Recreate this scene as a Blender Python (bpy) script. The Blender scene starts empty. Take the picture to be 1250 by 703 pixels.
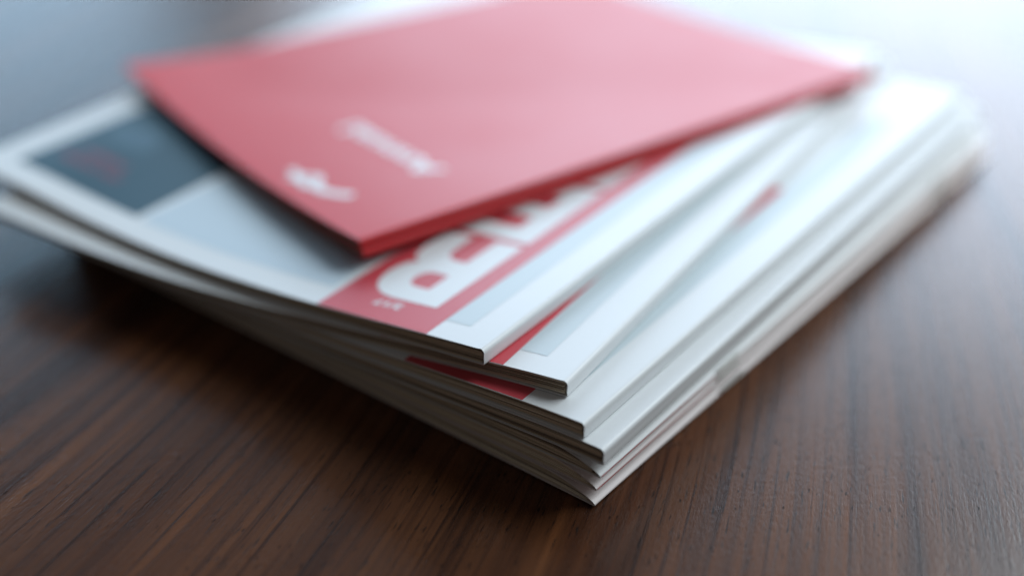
import bpy, bmesh, math, random
from mathutils import Vector, Matrix
random.seed(7)
S = bpy.context.scene
COL = S.collection

# ------------------------------------------------------------------ camera
cd = bpy.data.cameras.new('camera'); cam = bpy.data.objects.new('camera', cd); COL.objects.link(cam)
cam.location = (0, 0, .211); cam.rotation_euler = (math.radians(58), 0, 0)
cd.sensor_width = 36; cd.lens = 50; cd.clip_start = .01; cd.clip_end = 50
cd.dof.use_dof = True; cd.dof.focus_distance = .320; cd.dof.aperture_fstop = 2.6
S.camera = cam
# ------------------------------------------------------------------ room light
W = bpy.data.worlds.new('World'); S.world = W; W.use_nodes = True
bg = W.node_tree.nodes['Background']; bg.inputs[0].default_value = (.85, .80, .78, 1); bg.inputs[1].default_value = .085
def window_light(name, az, el, dist, sx, sy, radiance, col):
    """a window seen from the table: azimuth (right of the view), elevation and distance"""
    ld = bpy.data.lights.new(name, 'AREA'); ld.shape = 'RECTANGLE'; ld.size = sx; ld.size_y = sy
    ld.energy = radiance*math.pi*sx*sy; ld.color = col
    o = bpy.data.objects.new(name, ld); COL.objects.link(o)
    t = Vector((.03, .36, 0))
    d = Vector((math.sin(math.radians(az))*math.cos(math.radians(el)), math.cos(math.radians(az))*math.cos(math.radians(el)), math.sin(math.radians(el))))
    o.location = t+d*dist
    o.rotation_euler = (-d).to_track_quat('-Z', 'Y').to_euler()
    return o
window_light('side_window_light', 68, 42, .95, .72, .60, 6.8, (.85, .95, 1.0))
window_light('back_window_light', 17, 17.5, 2.2, 2.1, 1.15, 7.6, (.67, .82, 1.0))
window_light('far_window_light', -30, 15, 2.2, .95, .85, 3.7, (.46, .74, 1.0))
S.view_settings.view_transform = 'Standard'; S.view_settings.look = 'None'
S.view_settings.exposure = 0; S.view_settings.gamma = 1; S.view_settings.use_curve_mapping = False
S.cycles.max_bounces = 8; S.cycles.use_denoising = True

# ------------------------------------------------------------------ materials
def newmat(name):
    m = bpy.data.materials.new(name); m.use_nodes = True
    return m, m.node_tree.nodes, m.node_tree.links, m.node_tree.nodes['Principled BSDF']
def paper(name, col, rough=.44, spec=.5, mottle=.04, bump=.02, scale=900):
    m, N, L, P = newmat(name)
    tc = N.new('ShaderNodeTexCoord'); nz = N.new('ShaderNodeTexNoise'); nz.inputs['Scale'].default_value = scale; nz.inputs['Detail'].default_value = 4
    L.new(tc.outputs['Object'], nz.inputs['Vector'])
    n2 = N.new('ShaderNodeTexNoise'); n2.inputs['Scale'].default_value = 25; n2.inputs['Detail'].default_value = 5
    L.new(tc.outputs['Object'], n2.inputs['Vector'])
    mx = N.new('ShaderNodeMix'); mx.data_type = 'RGBA'
    mx.inputs[6].default_value = (*[c*(1-mottle) for c in col], 1); mx.inputs[7].default_value = (*[min(1, c*(1+mottle)) for c in col], 1)
    av = N.new('ShaderNodeMath'); av.operation = 'MULTIPLY_ADD'; av.inputs[1].default_value = .5
    hf = N.new('ShaderNodeMath'); hf.operation = 'MULTIPLY'; hf.inputs[1].default_value = .5
    L.new(n2.outputs['Fac'], hf.inputs[0]); L.new(nz.outputs['Fac'], av.inputs[0]); L.new(hf.outputs[0], av.inputs[2])
    L.new(av.outputs[0], mx.inputs[0]); L.new(mx.outputs[2], P.inputs['Base Color'])
    rr = N.new('ShaderNodeMapRange'); rr.inputs[3].default_value = rough-.04; rr.inputs[4].default_value = rough+.04
    L.new(n2.outputs['Fac'], rr.inputs[0]); L.new(rr.outputs[0], P.inputs['Roughness'])
    P.inputs['Specular IOR Level'].default_value = spec
    b = N.new('ShaderNodeBump'); b.inputs['Strength'].default_value = .25; b.inputs['Distance'].default_value = bump*1e-3
    L.new(nz.outputs['Fac'], b.inputs['Height']); L.new(b.outputs[0], P.inputs['Normal'])
    return m
M = dict(
    white=paper('coated_white_paper', (.77, .79, .80)),
    cream=paper('plain_cover_paper', (.76, .77, .77)),
    blush=paper('blush_cover_paper', (.76, .68, .66)),
    page=paper('uncoated_page_paper', (.68, .58, .44), rough=.8, spec=.2, mottle=.18, scale=1500),
    page_pale=paper('pale_page_paper', (.88, .79, .63), rough=.8, spec=.2, mottle=.12, scale=1500),
    page_tan=paper('tan_page_paper', (.26, .20, .15), rough=.8, spec=.2, mottle=.18, scale=1500),
    grey=paper('pale_grey_print', (.58, .66, .69)),
    pale=paper('pale_blue_print', (.56, .66, .73)),
    banner=paper('red_banner_ink', (.62, .07, .09)),
    red=paper('red_brochure_cover', (.58, .014, .020), rough=.46, spec=.44),
    ink=paper('white_ink', (.80, .82, .83)),
    teal=paper('dark_teal_print', (.006, .058, .090)),
    tealred=paper('dull_red_print', (.20, .04, .07)),
    tealpale=paper('faded_blue_print', (.04, .11, .16)),
    pink=paper('pale_pink_print', (.62, .30, .28)),
)
m, N, L, P = newmat('staple_wire'); P.inputs['Metallic'].default_value = .0; P.inputs['Base Color'].default_value = (.90, .91, .87, 1)
nz = N.new('ShaderNodeTexNoise'); nz.inputs['Scale'].default_value = 800; rr = N.new('ShaderNodeMapRange'); rr.inputs[3].default_value = .45; rr.inputs[4].default_value = .65
L.new(nz.outputs['Fac'], rr.inputs[0]); L.new(rr.outputs[0], P.inputs['Roughness']); M['wire'] = m

def walnut():
    m, N, L, P = newmat('walnut_table_veneer')
    tc = N.new('ShaderNodeTexCoord'); sp = N.new('ShaderNodeSeparateXYZ'); L.new(tc.outputs['Object'], sp.inputs[0])
    def calc(op, a, b):
        n = N.new('ShaderNodeMath'); n.operation = op
        for i, v in enumerate((a, b)):
            if isinstance(v, (int, float)): n.inputs[i].default_value = v
            else: L.new(v, n.inputs[i])
        return n.outputs[0]
    yo = calc('SUBTRACT', sp.outputs[1], .25)
    cx = calc('SUBTRACT', calc('MULTIPLY', sp.outputs[0], calc('ADD', 1, calc('MULTIPLY', yo, 1.4))), calc('MULTIPLY', yo, .325))
    vr = N.new('ShaderNodeCombineXYZ'); L.new(cx, vr.inputs[0]); L.new(sp.outputs[1], vr.inputs[1])
    def mp(sx, sy, src=None):
        n = N.new('ShaderNodeMapping'); n.inputs['Scale'].default_value = (sx, sy, 1); L.new(src or vr.outputs[0], n.inputs['Vector']); return n.outputs[0]
    def noise(vec, sc, det=4, rg=.55, dist=0):
        n = N.new('ShaderNodeTexNoise'); n.inputs['Scale'].default_value = sc; n.inputs['Detail'].default_value = det; n.inputs['Roughness'].default_value = rg; n.inputs['Distortion'].default_value = dist
        L.new(vec, n.inputs['Vector']); return n.outputs['Fac']
    def ramp(fac, stops):
        r = N.new('ShaderNodeValToRGB'); e = r.color_ramp.elements
        while len(e) < len(stops): e.new(.5)
        for el, (p, c) in zip(e, stops): el.position = p; el.color = (*c, 1) if not isinstance(c, float) else (c, c, c, 1)
        L.new(fac, r.inputs[0]); return r.outputs[0]
    def mix(a, b, fac, mode='MIX'):
        x = N.new('ShaderNodeMix'); x.data_type = 'RGBA'; x.blend_type = mode
        for s, v in ((6, a), (7, b), (0, fac)):
            if isinstance(v, (int, float)): x.inputs[s].default_value = v
            elif isinstance(v, tuple): x.inputs[s].default_value = (*v, 1)
            else: L.new(v, x.inputs[s])
        return x.outputs[2]
    def math_(op, a, b):
        n = N.new('ShaderNodeMath'); n.operation = op
        for i, v in enumerate((a, b)):
            if isinstance(v, (int, float)): n.inputs[i].default_value = v
            else: L.new(v, n.inputs[i])
        return n.outputs[0]
    bands = noise(mp(85, 3.2), 1, 5, .6, .6)              # growth bands a few mm to a cm wide
    fine = noise(mp(620, 13), 1, 4, .62, .2)                # fibre streaks
    fibre = noise(mp(1700, 60), 1, 3, .6)
    pore = noise(mp(1500, 170), 1, 2, .5, .3)             # open pores: short dashes
    patch = noise(mp(14, 3), 1, 3)
    c = ramp(bands, [(.28, (.030, .011, .007)), (.43, (.082, .030, .013)), (.58, (.140, .053, .021)), (.78, (.185, .075, .030))])
    c = mix(c, ramp(fine, [(.30, (.45, .43, .45)), (.55, (.95, .95, .95)), (.75, (1.25, 1.2, 1.15))]), .75, 'MULTIPLY')
    c = mix(c, ramp(patch, [(.3, (.75, .72, .72)), (.7, (1.15, 1.1, 1.05))]), .8, 'MULTIPLY')
    pm = ramp(pore, [(.28, 0.0), (.38, 1.0)])
    c = mix((.012, .008, .007), c, pm)
    streak = ramp(noise(mp(560, 9), 1, 3, .6, .4), [(.33, 0.0), (.47, 1.0)])   # thin dark growth lines
    c = mix(mix(c, (.36, .34, .42), 1.0, 'MULTIPLY'), c, streak)
    L.new(c, P.inputs['Base Color'])
    P.inputs['IOR'].default_value = 1.55
    rr = N.new('ShaderNodeMapRange'); rr.inputs[3].default_value = .31; rr.inputs[4].default_value = .22; L.new(fine, rr.inputs[0])
    L.new(math_('ADD', rr.outputs[0], math_('MULTIPLY', math_('SUBTRACT', 1, pm), .12)), P.inputs['Roughness'])
    leather = noise(mp(1250, 560), 1, 2.5, .6)            # the slightly pebbled lacquer over open grain
    pits = ramp(noise(mp(1100, 330), 1, 1, .5), [(.235, 0.0), (.31, 1.0)])
    h = math_('ADD', math_('MULTIPLY', fibre, .6), math_('ADD', math_('MULTIPLY', fine, .3), math_('MULTIPLY', leather, 1.1)))
    open_ = math_('MULTIPLY', pm, pits)                   # open pores hold no lacquer: dull and dark
    L.new(math_('ADD', math_('MULTIPLY', open_, .34), .16), P.inputs['Specular IOR Level'])
    cc = P.inputs['Base Color'].links[0].from_socket
    L.new(mix((.020, .011, .009), cc, pits), P.inputs['Base Color'])
    b = N.new('ShaderNodeBump'); b.inputs['Strength'].default_value = .8; b.inputs['Distance'].default_value = .00007
    L.new(h, b.inputs['Height']); L.new(b.outputs[0], P.inputs['Normal'])
    return m

# ------------------------------------------------------------------ helpers
def mesh_obj(name, verts, faces, mat, parent=None, smooth=True):
    me = bpy.data.meshes.new(name); me.from_pydata(verts, [], faces); me.update()
    me.materials.append(mat)
    if smooth: me.shade_smooth(); me.set_sharp_from_angle(angle=math.radians(40))
    o = bpy.data.objects.new(name, me); COL.objects.link(o)
    if parent: o.parent = parent
    return o
def thing(name, label, cat, group=None):
    o = bpy.data.objects.new(name, None); COL.objects.link(o); o.empty_display_size = .02
    o['label'] = label; o['category'] = cat
    if group: o['group'] = group
    return o

# ------------------------------------------------------------------ table
bm = bmesh.new()
bmesh.ops.create_cube(bm, size=1)
bmesh.ops.scale(bm, vec=(1.6, 1.25, .03), verts=bm.verts)
bmesh.ops.bevel(bm, geom=[e for e in bm.edges], offset=.003, segments=2, affect='EDGES')
bmesh.ops.translate(bm, vec=(0, .55, -.015), verts=bm.verts)
me = bpy.data.meshes.new('table_top'); bm.to_mesh(me); bm.free(); me.materials.append(walnut())
table = bpy.data.objects.new('table_top', me); COL.objects.link(table); table['kind'] = 'structure'
table['label'] = 'dark walnut veneer table top under the stack of magazines'

# ------------------------------------------------------------------ booklets
def AZ(a): return (math.sin(math.radians(a)), math.cos(math.radians(a)))
class Booklet:
    """a booklet lying on the one below: u runs from the spine to the fore edge, v along the spine"""
    def __init__(s, x, y, az, W, L, th, curl=0.0, below=None, zfun=None):
        s.x, s.y, s.az, s.W, s.L, s.th, s.curl, s.below, s.zfun = x, y, az, W, L, th, curl, below, zfun
        s.eu = AZ(az-90); s.ev = AZ(az)
    def uv(s, X, Y):
        dx, dy = X-s.x, Y-s.y
        return dx*s.eu[0]+dy*s.eu[1], dx*s.ev[0]+dy*s.ev[1]
    def xy(s, u, v): return s.x+u*s.eu[0]+v*s.ev[0], s.y+u*s.eu[1]+v*s.ev[1]
    def base_xy(s, X, Y):
        u, v = s.uv(X, Y)
        u = max(0., min(u, s.W)); q = max(0., min(1., v/s.L))
        if s.zfun: return max(s.zfun(u/s.W, q)-s.th(u), (s.below.top_xy(X, Y)+.0003) if s.below else 0)
        z = s.below.top_xy(X, Y) if s.below else 0.0003
        t = max(0., u-.11)/(s.W-.11)
        return z + .0002 + s.curl*t*t*(1-q)
    def top_xy(s, X, Y):
        u, v = s.uv(X, Y)
        q = max(0., min(1., v/s.L))
        if s.zfun: return max(s.zfun(max(0., min(u, s.W))/s.W, q), s.base_xy(X, Y)+.0008)
        return s.base_xy(X, Y) + s.th(max(0., min(u, s.W)))*(1-.12*q)
    def base(s, u, v): return s.base_xy(*s.xy(u, v))
    def top(s, u, v): return s.top_xy(*s.xy(u, v))
def th_mag(u): return .0019+.0023*math.exp(-(u/.085)**1.6)
def th_red(u): return .0041-.0018*(u/.154)**1.2
def z_red(s, q):
    a = 28.9-.9*q; end = 23.8-25*q+17*q*q; c = 19-9*q; b = end-a-c
    return (a+b*s+c*s*s)*1e-3


def lin(a, b, n): return [a+(b-a)*i/(n-1) for i in range(n)]
def outline(bk, v, style, r=.0011, fold=.016, nu=34):
    """outer cross-section of the cover at station v, from top fore edge round the spine to bottom fore edge; (u, z)"""
    Wd = bk.W
    us = [Wd*(1-(i/(nu-1)))**1.0 for i in range(nu)]
    pts = []
    if style == 'square':
        top0, b0 = bk.top(0, v), bk.base(0, v)
        rb = .0004
        for u in us:
            if u > r*1.02: pts.append((u, bk.top(u, v)))
        for u in (.006, .0035, .002): pts.append((u, bk.top(u, v)))
        pts.sort(key=lambda p: -p[0])
        for k in range(0, 7):
            a = math.pi/2*k/6; pts.append((r-r*math.sin(a), top0-r+r*math.cos(a)))
        h0, h1 = top0-r, b0+rb
        pts.append((.00006, h0+(h1-h0)*.33)); pts.append((.00006, h0+(h1-h0)*.66))
        for k in range(0, 5):
            a = math.pi/2*k/4; pts.append((rb-rb*math.cos(a), b0+rb-rb*math.sin(a)))
        bot = [(u, bk.base(u, v)) for u in reversed(us) if u > rb*1.05]
        pts += bot
    else:
        ff = .0007                                        # thickness of the folded back
        def tp(u):
            s = 1-(1-min(1, u/fold))**2.1
            b, t = bk.base(u, v), bk.top(u, v)
            return b+ff+(t-b-ff)*s
        ul = sorted(set([u for u in us if u > .0004]+[.0006, .0012, .002, .003, .0045, .006, .008, .0105, .013]), reverse=True)
        pts = [(u, tp(u)) for u in ul]
        b0 = bk.base(0, v); c = b0+ff/2; rr = ff/2
        for k in range(1, 8):
            a = math.pi*k/8; pts.append((.0004-.0004*math.sin(a), c+rr*math.cos(a)))
        pts += [(u, bk.base(u, v)) for u in reversed(ul)]
    return pts
def offset(pts, d):
    out = []
    for i, p in enumerate(pts):
        a, b = pts[max(0, i-1)], pts[min(len(pts)-1, i+1)]
        tx, tz = b[0]-a[0], b[1]-a[1]; l = math.hypot(tx, tz) or 1
        nx, nz_ = -tz/l, tx/l                             # path runs -u then down then +u: inward is to its left
        out.append((p[0]+nx*d, p[1]+nz_*d))
    return out
def build_cover(bk, style, mat, parent, tc=.00022, nv=22):
    verts, faces = [], []; vs = lin(0, bk.L, nv); n = None
    for v in vs:
        o = outline(bk, v, style); i_ = offset(o, tc); n = len(o)
        for (u, z) in o+i_:
            x, y = bk.xy(u, v); verts.append((x, y, z))
    m2 = 2*n
    for j in range(nv-1):
        A, B = j*m2, (j+1)*m2
        for i in range(n-1):
            faces.append((A+i, A+i+1, B+i+1, B+i)); faces.append((A+n+i+1, A+n+i, B+n+i, B+n+i+1))
        faces.append((A, B, B+n, A+n)); faces.append((A+n-1, A+m2-1, B+m2-1, B+n-1))
    for A, fl in ((0, 0), ((nv-1)*m2, 1)):
        for i in range(n-1):
            f = (A+i, A+n+i, A+n+i+1, A+i+1); faces.append(f[::-1] if fl else f)
    return mesh_obj('cover', verts, faces, mat, parent)
def build_pages(bk, style, mats, parent, n=13, tc=.00038, nv=12, nu=26, seed=0):
    rnd = random.Random(seed); verts, faces, tones = [], [], []
    w = [rnd.uniform(.6, 1.5) for _ in range(n)]; tot = sum(w); acc = 0
    vs = lin(0, 1, nv)
    for k in range(n):
        f0 = acc/tot; acc += w[k]; f1 = acc/tot; g = (f1-f0)*(rnd.uniform(.08, .22) if rnd.random() < .5 else rnd.uniform(.35, .6)); f1 -= g
        va = rnd.uniform(.00002, .0007); vb = bk.L-rnd.uniform(.0003, .0009)
        ua = .0009 if style == 'square' else .0014+.006*abs((f0+f1)/2)**1.3
        ub = bk.W-rnd.uniform(.0002, .0012)
        us = [ua+(ub-ua)*(i/(nu-1))**1.25 for i in range(nu)]
        base = len(verts); tone = rnd.choice((0, 0, 1, 2)); f_start = len(faces)
        for t in vs:
            v = va+(vb-va)*t
            for u in us:
                b, tp = bk.base(u, v)+tc, bk.top(u, v)-tc
                if style == 'square':
                    if u < .002: tp -= .0011*(1-math.sqrt(max(0, 1-(1-min(1, u/.0011))**2)))
                else:
                    s = 1-(1-min(1, u/.016))**2.1; tp = b+.0002+(tp-b-.0002)*s
                x, y = bk.xy(u, v)
                verts.append((x, y, b+(tp-b)*f0)); verts.append((x, y, b+(tp-b)*f1))
        def I(j, i, s): return base+(j*nu+i)*2+s
        for j in range(nv-1):
            for i in range(nu-1):
                faces.append((I(j, i, 1), I(j+1, i, 1), I(j+1, i+1, 1), I(j, i+1, 1)))
                faces.append((I(j, i, 0), I(j, i+1, 0), I(j+1, i+1, 0), I(j+1, i, 0)))
            faces.append((I(j, 0, 0), I(j+1, 0, 0), I(j+1, 0, 1), I(j, 0, 1)))
            faces.append((I(j, nu-1, 0), I(j, nu-1, 1), I(j+1, nu-1, 1), I(j+1, nu-1, 0)))
        for i in range(nu-1):
            faces.append((I(0, i, 0), I(0, i, 1), I(0, i+1, 1), I(0, i+1, 0)))
            faces.append((I(nv-1, i, 0), I(nv-1, i+1, 0), I(nv-1, i+1, 1), I(nv-1, i, 1)))
        tones += [tone]*(len(faces)-f_start)
    o = mesh_obj('pages', verts, faces, mats[0], parent); o['kind'] = 'stuff'
    for m_ in mats[1:]: o.data.materials.append(m_)
    if len(mats) > 1: o.data.polygons.foreach_set('material_index', tones)
    return o

def ink_patch(name, bk, loops, mat, parent, lift=.00005, step=4.0):
    """flat print on the cover: outlines in millimetres (u, v), holes allowed, cut into small faces that follow the bent paper"""
    bm = bmesh.new(); edges = []
    for lp in loops:
        vs = [bm.verts.new((u, v, 0)) for u, v in lp]
        for i in range(len(vs)): edges.append(bm.edges.new((vs[i], vs[(i+1) % len(vs)])))
    bmesh.ops.triangle_fill(bm, edges=edges, use_beauty=True, normal=(0, 0, 1))
    us = [p[0] for lp in loops for p in lp]; vv = [p[1] for lp in loops for p in lp]
    for ax, lo, hi in ((0, min(us), max(us)), (1, min(vv), max(vv))):
        k = math.ceil(lo/step)*step
        while k < hi:
            co = [0, 0, 0]; no = [0, 0, 0]; co[ax] = k; no[ax] = 1
            bmesh.ops.bisect_plane(bm, geom=bm.verts[:]+bm.edges[:]+bm.faces[:], plane_co=co, plane_no=no, dist=1e-6)
            k += step
    for v in bm.verts:
        u, q = v.co.x*1e-3, v.co.y*1e-3
        x, y = bk.xy(u, q); v.co = (x, y, bk.top(u, q)+lift)
    bmesh.ops.recalc_face_normals(bm, faces=bm.faces)
    for f in bm.faces:
        if f.normal.z < 0: f.normal_flip()
        f.smooth = True
    me = bpy.data.meshes.new(name); bm.to_mesh(me); bm.free(); me.materials.append(mat)
    o = bpy.data.objects.new(name, me); COL.objects.link(o); o.parent = parent
    return o
def rect(u0, u1, v0, v1): return [(u0, v0), (u1, v0), (u1, v1), (u0, v1)]
def text_patch(name, bk, body, u0, v0, height, mat, parent, lift, shear=0., length=None):
    """lettering read from the far side of the table: text runs along +u from u0 (reader's left), its feet at larger v"""
    cu = bpy.data.curves.new(name, 'FONT'); cu.body = body; cu.size = 1; cu.shear = shear; cu.resolution_u = 3; cu.offset = .03
    t = bpy.data.objects.new(name, cu); COL.objects.link(t)
    dg = bpy.context.evaluated_depsgraph_get(); me = bpy.data.meshes.new_from_object(t.evaluated_get(dg))
    bpy.data.objects.remove(t); bpy.data.curves.remove(cu)
    xs = [v.co.x for v in me.vertices]; ys = [v.co.y for v in me.vertices]
    s = height/(max(ys)-min(ys)); sx = s if length is None else length/(max(xs)-min(xs))
    bm = bmesh.new(); bm.from_mesh(me); bpy.data.meshes.remove(me)
    for ax, lo, hi in ((0, min(xs), max(xs)),):
        for k in range(1, 14):
            bmesh.ops.bisect_plane(bm, geom=bm.verts[:]+bm.edges[:]+bm.faces[:], plane_co=(lo+(hi-lo)*k/14, 0, 0), plane_no=(1, 0, 0), dist=1e-6)
    for v in bm.verts:
        u = (u0+(v.co.x-min(xs))*sx)*1e-3; q = (v0-(v.co.y-min(ys))*s)*1e-3
        x, y = bk.xy(u, q); v.co = (x, y, bk.top(u, q)+lift)
    bmesh.ops.recalc_face_normals(bm, faces=bm.faces)
    for f in bm.faces:
        if f.normal.z < 0: f.normal_flip()
    me = bpy.data.meshes.new(name); bm.to_mesh(me); bm.free(); me.materials.append(mat)
    o = bpy.data.objects.new(name, me); COL.objects.link(o); o.parent = parent
    return o
def build_staple(bk, v0, length, parent):
    """flat wire loop along the fold"""
    verts, faces = [], []; ns = 10; nr = 10
    for j in range(ns):
        t = j/(ns-1); v = v0+length*t
        e = min(1, min(t, 1-t)*9+.35)
        zc = bk.base(0, v)+.00085
        for k in range(nr):
            a = 2*math.pi*k/nr
            u = -.00005-.0006*e*max(-.6, min(.75, math.cos(a)*1.3))+.0001; z = zc+.00068*max(-.8, min(.8, math.sin(a)*1.2))*math.sin(a)
            x, y = bk.xy(u, v); verts.append((x, y, z))
    for j in range(ns-1):
        for k in range(nr): faces.append((j*nr+k, j*nr+(k+1) % nr, (j+1)*nr+(k+1) % nr, (j+1)*nr+k))
    faces.append(tuple(range(nr))[::-1]); faces.append(tuple(range((ns-1)*nr, ns*nr)))
    return mesh_obj('staple', verts, faces, M['wire'], parent)
def fold_stripe(bk, v0, v1, mat, parent):
    """thin coloured line printed along the lower side of the fold"""
    verts, faces = [], []; n = 24
    for j in range(n):
        v = v0+(v1-v0)*j/(n-1); b = bk.base(0, v)
        for u, z in ((.00016, b+.00002), (-.00005, b+.00016), (-.00007, b+.00046)):
            x, y = bk.xy(u, v); verts.append((x, y, z))
    for j in range(n-1):
        for k in range(2): faces.append((j*3+k, j*3+k+1, j*3+k+4, j*3+k+3))
    return mesh_obj('red_fold_line', verts, faces, mat, parent)

PAGES = [M['page'], M['page_pale'], M['page_tan']]
GM = 'magazines in the stack'
MW, ML = .190, .222
specs = [  # x, y, azimuth of the spine, fore-edge curl, style, label
    (.0186, .2445, 38.3, 0, 'fold', 'bottom magazine of the stack, stapled, lying directly on the wooden table'),
    (.0188, .2446, 38.0, 0, 'fold', 'stapled magazine second from the bottom of the stack'),
    (.0195, .2436, 37.7, 0, 'fold', 'stapled magazine third from the bottom, right under the square-backed magazines'),
    (.0200, .2427, 36.5, .0005, 'square', 'fourth magazine from the top, plain white cover edge and flat white spine'),
    (.0158, .2464, 36.2, .0012, 'square', 'third magazine from the top, wide white strip and dark red triangle showing'),
    (.0124, .2565, 31.1, .0018, 'square', 'second magazine from the top, turned askew, red strip showing beside its grey panel'),
    (-.0063, .2653, 35.6, .0016, 'square', 'topmost magazine with red lettered banner and dark teal picture on its cover'),
]
R_OUT = [(24, 11.3), (37.5, 11.0), (41, 11.7), (43.6, 13.3), (45.5, 15.6), (46.8, 18.8), (47.1, 22.5), (46.6, 25.8), (45.5, 28.2), (43.8, 29.9), (45.8, 31.3), (47.0, 33.3), (47.6, 36.5), (47.8, 47.5), (39.3, 47.5), (39.1, 38.3), (38.6, 36.2), (37.4, 34.7), (35.5, 34.0), (32, 34), (32, 47.5), (24, 47.5)]
R_HOLE = [(31.6, 18.2), (36.0, 18.2), (37.6, 18.8), (38.6, 20.2), (38.9, 22.3), (38.5, 24.3), (37.5, 25.7), (36, 26.3), (31.6, 26.3)]
E_OUT = [(24, 49.8), (46.5, 49.8), (46.5, 57.4), (32, 57.4), (32, 64.2), (43.5, 64.2), (43.5, 71.2), (32, 71.2), (32, 78.4), (46.5, 78.4), (46.5, 86.2), (24, 86.2)]
D_OUT = [(24, 88.6), (36, 88.6), (41, 89.8), (44.5, 92.6), (46.5, 97), (46.9, 102), (46.9, 111), (46.5, 116), (44.5, 120.4), (41, 123.2), (36, 124.4), (24, 124.4)]
D_HOLE = [(32, 96), (36, 96), (38, 97.5), (38.8, 101), (38.8, 112), (38, 115.5), (36, 117), (32, 117)]
squeeze = lambda lp: [(22.7+(u-24)*1.035, v) for u, v in lp]
below = None; mags = []
for k, (x, y, az, curl, style, label) in enumerate(specs):
    bk = Booklet(x, y, az, MW, ML, th_mag, curl, below); below = bk; mags.append(bk)
    t = thing('magazine', label, 'magazine', GM)
    cover = build_cover(bk, style, M['white'] if style == 'square' else M['blush' if k < 2 else 'cream'], t)
    build_pages(bk, style, PAGES, t, n=11 if style == 'square' else 9, seed=k+3)
    if style == 'fold':
        for v0, ln in ((.0500+.002*(2-k), .0105), (.1770+.002*(2-k), .0105)): build_staple(bk, v0, ln, t)
        if k > 0: fold_stripe(bk, .0004, .049, M['red'], cover)
    if k >= 4:
        ink_patch('red_banner', bk, [rect(16.9, 51.5, .15, 127.5)], M['banner'], cover)
        ink_patch('grey_strip', bk, [rect(9.6, 16.7, 7.6, 190)], M['grey'], cover)
        ink_patch('pale_picture', bk, [rect(54.0, 125.6, 8.8, 127.5)], M['pale'], cover)
    if k == 6:
        for lp in ([R_OUT, R_HOLE], [E_OUT], [D_OUT, D_HOLE]): ink_patch('title_letter', bk, [squeeze(q) for q in lp], M['ink'], cover, .0001)
        text_patch('issue_number', bk, '2/17', 30.6, 9.1, 2.7, M['ink'], cover, .0001, length=8.6)
        pic = ink_patch('dark_picture', bk, [rect(128.0, 179.5, 9.5, 62)], M['teal'], cover)
        for r0 in (19.5, 25.0): text_patch('picture_lettering', bk, 'HH NNM' if r0 < 20 else 'NMH', 148 if r0 < 20 else 152, r0+3.6, 4.2, M['tealred'], cover, .0001, length=24 if r0 < 20 else 17)
        ink_patch('pale_cloud_print', bk, [[(155, 37), (160, 35.5), (167, 36), (173, 38), (174, 44), (170, 48), (162, 48.5), (156, 45)]], M['tealpale'], cover, .0001)

# ------------------------------------------------------------------ red brochures on top
def brochure(bk, label, seed):
    t = thing('brochure', label, 'brochure', 'red brochures on the magazines')
    c = build_cover(bk, 'square', M['red'], t, tc=.00025)
    build_pages(bk, 'square', [M['page_tan']], t, n=4, seed=seed)
    return t, c
def th_half(u): return .5*th_red(u)
lower = Booklet(-.0379, .3129, 54.7, .153, .190, th_half, below=mags[6], zfun=lambda s_, q: z_red(s_, q)-th_half(s_*.154)-.0003)
upper = Booklet(-0.0387, 0.3140, 54.3, .154, .190, th_half, below=lower, zfun=z_red)
brochure(lower, 'lower red brochure, its dark red edge showing under the lettered one', 31)
t, cv = brochure(upper, 'upper red brochure with white lettering, lying on top of everything', 32)
text_patch('title', upper, 'Annual', 27, 44.5, 8.0, M['ink'], cv, .0001, length=50)
def stroke(pts, w):
    l, r = [], []
    for i, p in enumerate(pts):
        a, b = pts[max(0, i-1)], pts[min(len(pts)-1, i+1)]; tx, ty = b[0]-a[0], b[1]-a[1]; n = math.hypot(tx, ty)
        l.append((p[0]-ty/n*w/2, p[1]+tx/n*w/2)); r.append((p[0]+ty/n*w/2, p[1]-tx/n*w/2))
    return l+r[::-1]
for k, (pts, w) in enumerate((([(29, 14.6), (33, 11.8), (37.5, 9.8), (43, 9.4)], 3.2), ([(41, 9.2), (45, 12.6), (49, 14.2)], 2.8), ([(43, 7.6), (48, 9.0), (53, 7.4)], 3.0), ([(49, 12.4), (52.5, 9.4), (57, 10.4)], 2.6))):
    ink_patch('logo_stroke', upper, [stroke(pts, w)], M['ink'], cv, .00008+.00002*k)
